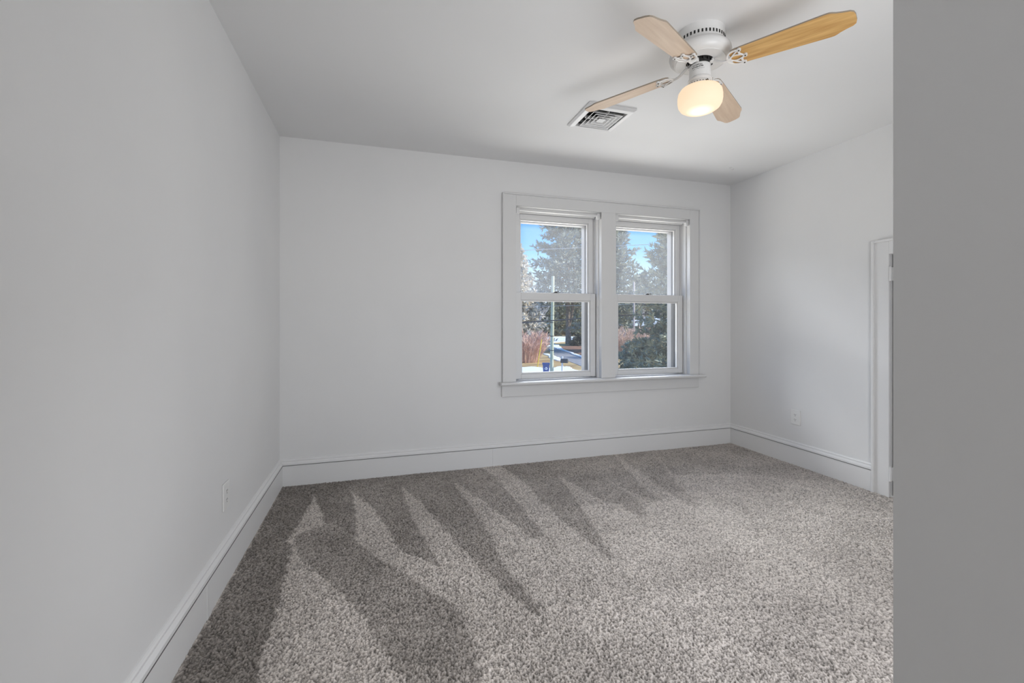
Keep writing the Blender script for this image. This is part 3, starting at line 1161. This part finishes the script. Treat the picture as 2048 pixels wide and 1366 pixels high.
def patch(name, pts, z, thick, material, seed=0, wob=.0, fine=6):
    """slab on the ground with the given outline (photo places on the ground), a little ragged"""
    rnd = random.Random(seed)
    P = [Vector((*ray_to(x, y, GZ), 0)) for x, y in pts]
    o_ = []
    for k in range(len(P)):
        a, c = P[k], P[(k + 1) % len(P)]
        for q in range(fine):
            o_.append(a.lerp(c, q / fine) + Vector((rnd.uniform(-wob, wob), rnd.uniform(-wob, wob), 0)))
    b_ = BM()
    lo_ = [b_.verts.new((p.x, p.y, z)) for p in o_]
    hi_ = [b_.verts.new((p.x, p.y, z + thick)) for p in o_]
    b_.faces.new(hi_)
    n = len(lo_)
    for k in range(n):
        b_.faces.new((lo_[k], lo_[(k + 1) % n], hi_[(k + 1) % n], hi_[k]))
    bmesh.ops.triangulate(b_, faces=[f for f in b_.faces if len(f.verts) > 4])
    return obj(name, b_, material)


struct(patch('driveway', [(1098, 690), (1106, 691), (1128, 702), (1147, 709), (1167, 717), (1185, 723), (1230, 737), (1230, 760), (1175, 737), (1138, 723), (1120, 716), (1107, 709), (1094, 697)], GZ - .02, .05, M['asphalt'], 1, .05))
struct(patch('mulch_bed', [(1122, 694), (1140, 689), (1170, 690), (1200, 692), (1200, 712), (1167, 712), (1147, 706), (1130, 700)], GZ - .02, .07, M['mulch'], 2, .3))
stuff(patch('snow', [(1030, 738), (1060, 735), (1084, 737), (1100, 738), (1118, 735), (1136, 735), (1150, 741), (1160, 752), (1150, 764), (1060, 768), (930, 770), (800, 768), (800, 742), (930, 741), (1000, 740)], GZ - .02, .12, M['snow'], 3, .25), 'snow lying along the roadside in front of the blue bin', 'snow')
stuff(patch('snow', [(1086, 681), (1092, 675), (1110, 674), (1170, 673.5), (1236, 673.5), (1236, 679), (1180, 681), (1150, 682), (1130, 683), (1112, 685), (1100, 689)], GZ - .02, .14, M['snow'], 4, .8), 'snow field beyond the driveway behind the big pine trunk', 'snow')
stuff(patch('snow', [(1092, 693), (1103, 690.5), (1118, 690.5), (1117, 693), (1130, 701.5), (1147, 707.5), (1167, 714), (1185, 720), (1185, 722.5), (1167, 717.5), (1147, 709.8), (1128, 703), (1110, 697), (1100, 694)], GZ - .02, .16, M['snow'], 5, .12), 'thin snow bank along the far edge of the driveway', 'snow')
stuff(patch('snow', [(1086, 708), (1096, 708), (1108, 712), (1122, 718), (1124, 723), (1112, 722), (1100, 715)], GZ - .02, .10, M['snow'], 6, .2), 'snow patch on the grass between utility pole and driveway', 'snow')

# --- far belt of trees
FAR = 'evergreens along the far edge of the field'
for i, (px, h_) in enumerate(((940, 12), (962, 13), (985, 12), (1020, 12), (1062, 12), (1084, 11), (1100, 10.5), (1118, 13), (1136, 11.5), (1152, 13.5), (1170, 12.5), (1190, 13), (1212, 13), (1232, 12), (1252, 12.5), (1272, 10), (1295, 10.5), (1318, 12), (1342, 12), (1375, 13))):
    d_, r_ = (138, 149, 160)[i % 3], 3.9
    conifer('evergreen_tree', 'dark evergreen in the row beyond the snow field', at(px, d_), h_, r_, .04, 70, 7, 1.25, M['far_green'], 100 + i, FAR, .05, .9, .3, 5, .8, width=.2)
for i, (px, d_, h_) in enumerate(((1048, 96, 12), (1062, 108, 13), (1076, 120, 13), (1238, 96, 13), (1250, 108, 15), (1270, 120, 15), (1290, 98, 13), (1322, 98, 14), (1345, 122, 15))):
    bare_tree('pale leafless tree showing through gaps between the pines', at(px, d_), h_, 200 + i, 'bare trees behind the pines')

# --- the pines and spruces
conifer('pine_tree', 'big white pine with a dark double trunk beside the driveway', at(1137, 86), 27.5, 9.8, .27, 150, 13, 1.05, M['pine'], 21, None, .20, .50, .52, 7, .7, True, width=.12)
conifer('pine_tree', 'white pine whose branches reach into both windows behind the mullion', at(1222, 65), 20.2, 6.0, .14, 130, 12, .85, M['pine'], 22, None, .16, .6, .40, 7, .7, width=.12)
conifer('spruce_tree', 'pale sunlit spruce at the left edge of the left window', at(1030, 64), 15.5, 5.9, .02, 220, 11, .62, M['spruce'], 23, None, .05, .80, .28, 8, .9, width=.17)
conifer('pine_tree', 'dark dense pine filling the right side of the right window', at(1372, 29), 11.5, 4.0, .10, 170, 13, .48, M['near_pine'], 24, None, .18, .42, .17, 8, .8, width=.11)
conifer('pine_tree', 'low spreading young pine at the foot of the right window', at(1284, 37), 2.7, 2.9, .01, 90, 10, .42, M['near_pine'], 25, None, .10, .45, .10, 8, .8, width=.12)

conifer('pine_tree', 'mid distance pine with a bare lower trunk behind the pale utility post', at(1282, 82), 12.8, 4.4, .52, 80, 9, .75, M['pine'], 26, None, .12, .55, .22, 7, .8, width=.13)
hs = thing('house', 'far small house with a white snowy roof glimpsed between pines', 'house', at(1300, 112), (0, 0, -.5))
b = BM()
box(b, -4, 4, -3, 3, -.3, 3.4)
obj('wall', b, M['tan_wall'], hs)
b = BM()
prism(b, [(-3.6, 3.3), (3.6, 3.3), (0, 5.6)], -4.4, 4.4)
bmesh.ops.rotate(b, verts=b.verts, cent=(0, 0, 0), matrix=Matrix(((0, 0, 1), (1, 0, 0), (0, 1, 0))))
obj('roof', b, M['snow'], hs)
twig_shrub('twig_shrub', 'reddish leafless shrub under the pale spruce left of the yellow guard', at(1048, 48), 3.0, 2.7, 330, M['red_twig'], 31)
twig_shrub('twig_shrub', 'tan leafless shrub beside the pale post in the right window', at(1253, 53), 3.4, 2.2, 300, M['tan_twig'], 32)
conifer('evergreen_shrub', 'low dark evergreen shrub right of the big pine trunk', at(1158, 80), 1.7, 1.8, .02, 50, 7, .55, M['dark_leaf'], 33, None, .1, .5, .1, 6, .9, width=.2)
bpy.data.objects['evergreen_shrub']['category'] = 'shrub'

# --- street furniture
M['pole'] = mat('weathered_green_pole', (0.50, 0.55, 0.46), 0.85, spec=0.15)
noise_colour(M['pole'], (0.47, 0.51, 0.37), (0.62, 0.64, 0.50), 1.2, 5, 'Object', .35, .65, (6, 6, .6))
M['pale_post'] = mat('pale_post', (0.66, 0.58, 0.55), 0.85, spec=0.15)
M['yellow'] = mat('yellow_plastic', (0.86, 0.62, 0.06), 0.5)
M['bin_blue'] = mat('blue_plastic', (0.05, 0.09, 0.28), 0.45)
M['bin_mark'] = mat('white_mark', (0.8, 0.82, 0.85), 0.6)
M['mail_dark'] = mat('dark_mailbox', (0.05, 0.055, 0.065), 0.45)
M['white_post'] = mat('white_post', (0.75, 0.75, 0.74), 0.7)
M['cable'] = mat('black_cable', (0.05, 0.05, 0.06), 0.6)
M['grey_cable'] = mat('grey_cable', (0.50, 0.52, 0.55), 0.4, 0.5)

d_ = 36.0
pb = at(1103.2, d_)
b = BM()
ptop = zat(552, d_) - GZ
tube(b, [(0, 0, -.3), (.06, 0, ptop * .5), (.12, 0, ptop)], [.155, .140, .125], 14)
up = thing('utility_pole', 'greenish weathered utility pole beside the blue bin', 'pole', pb)
obj('pole_shaft', b, M['pole'], up, True)
b = BM()
for z in (2.0, 3.15, 4.25):
    b = BM()
    lathe(b, [(.150, z), (.160, z + .01), (.160, z + .05), (.150, z + .06)], 14, .03, 0)
    obj('cable_clamp', b, M['cable'], up)

g0 = at(1074.5, 43.0)
g1 = at(1083.5, 43.0, zat(679, 43.0))
b = BM()
tube(b, [(0, 0, -.1), g1 - g0], .045, 10)
tag(obj('guy_wire_guard', b, M['yellow'], None, True), 'thin leaning yellow guard tube in front of the reddish shrub', 'guard').location = g0

bn = thing('trash_bin', 'dark blue wheeled bin standing in the snow at the roadside', 'bin', at(1092, 35.0, GZ + .10), (0, 0, -YAW - .05))
b = BM()
lo_ = [b.verts.new((x * .20, y * .22, .06)) for x, y in ((-1, -1), (1, -1), (1, 1), (-1, 1))]
hi_ = [b.verts.new((x * .265, y * .30, .92)) for x, y in ((-1, -1), (1, -1), (1, 1), (-1, 1))]
b.faces.new(lo_[::-1])
b.faces.new(hi_)
for k in range(4):
    b.faces.new((lo_[k], lo_[(k + 1) % 4], hi_[(k + 1) % 4], hi_[k]))
obj('body', b, M['bin_blue'], bn)
b = BM()
box(b, -.30, .30, -.345, .33, .92, .985, .02)
box(b, -.27, .27, -.31, .29, .985, 1.01, .01)
obj('lid', b, M['bin_blue'], bn)
for s in (-1, 1):
    b = BM()
    tube(b, [(s * .20, .24, .11), (s * .27, .24, .11)], .11, 14)
    obj('wheel', b, M['cable'], bn)
b = BM()       # pale looped-arrow emblem on the front
for k in range(3):
    a = math.radians(90 + 120 * k)
    a2 = math.radians(90 + 120 * (k + 1))
    p = Vector((.125 * math.cos(a), -.292, .60 + .125 * math.sin(a)))
    q = Vector((.125 * math.cos(a2), -.292, .60 + .125 * math.sin(a2)))
    tube(b, [p.lerp(q, .12), p.lerp(q, .70)], .028, 6)
    tube(b, [p.lerp(q, .66), p.lerp(q, .90)], [.055, .008], 6)
obj('emblem', b, M['bin_mark'], bn)['label'] = 'pale recycling arrows emblem'

mb = thing('mailbox', 'dark mailbox on a white post at the roadside beside the driveway', 'mailbox', at(1124.5, 36.0), (0, 0, -YAW - .5))
b = BM()
box(b, -.06, .06, -.06, .06, -.2, 1.55, .01)
obj('post', b, M['white_post'], mb)
b = BM()
n = 12
sec = [(.13 * math.cos(math.pi * k / n), 1.24 + .13 * math.sin(math.pi * k / n)) for k in range(n + 1)] + [(-.13, 1.02), (.13, 1.02)]
f0 = [b.verts.new((-.10, y, z)) for y, z in sec]
f1 = [b.verts.new((.46, y, z)) for y, z in sec]
b.faces.new(f0)
b.faces.new(f1)
for k in range(len(sec)):
    b.faces.new((f0[k], f0[(k + 1) % len(sec)], f1[(k + 1) % len(sec)], f1[k]))
obj('box', b, M['mail_dark'], mb)

pp = thing('signal_post', 'slim pale utility post in front of the tan shrub', 'post', at(1268, 58.0))
b = BM()
h_ = 9.5
tube(b, [(0, 0, -.3), (0, 0, h_)], [.12, .10], 12)
obj('pole_shaft', b, M['pale_post'], pp, True)
b = BM()
box(b, -.16, .16, -.2, .16, zat(696, 58) - GZ, zat(690, 58) - GZ, .02)
obj('meter_box', b, M['grey_cable'], pp)


def cable(label, p0, p1, depth, rad, material, group='overhead cables along the street'):
    """cable strung past the house, through two places it shows at"""
    a, c = at(p0[0], depth, zat(p0[1], depth)), at(p1[0], depth, zat(p1[1], depth))
    # straight run parallel to the street, carried on beyond both sides of the view
    d = (c - a)
    pts = [a + d * s for s in (-3.0, -1.6, -.6, 0, .35, .7, 1.0, 1.8, 3.2, 4.6)]
    b_ = BM()
    tube(b_, pts, rad, 6)
    return tag(obj('overhead_cable', b_, material, None, True), label, 'cable', group)


cable('thick black overhead cable crossing the utility pole in the lower panes', (1044, 645.5), (1240, 631.5), 34.5, .050, M['cable'])
cable('thin black overhead wire just above the thick black cable', (1044, 632.5), (1240, 625.5), 35.2, .016, M['cable'])
cable('thin pale overhead wire just under the meeting rails of the windows', (1044, 613.5), (1240, 609), 33.8, .015, M['grey_cable'])
cable('pale overhead wire crossing the sky in the upper panes', (1041, 501), (1275, 490), 33.2, .022, M['grey_cable'])
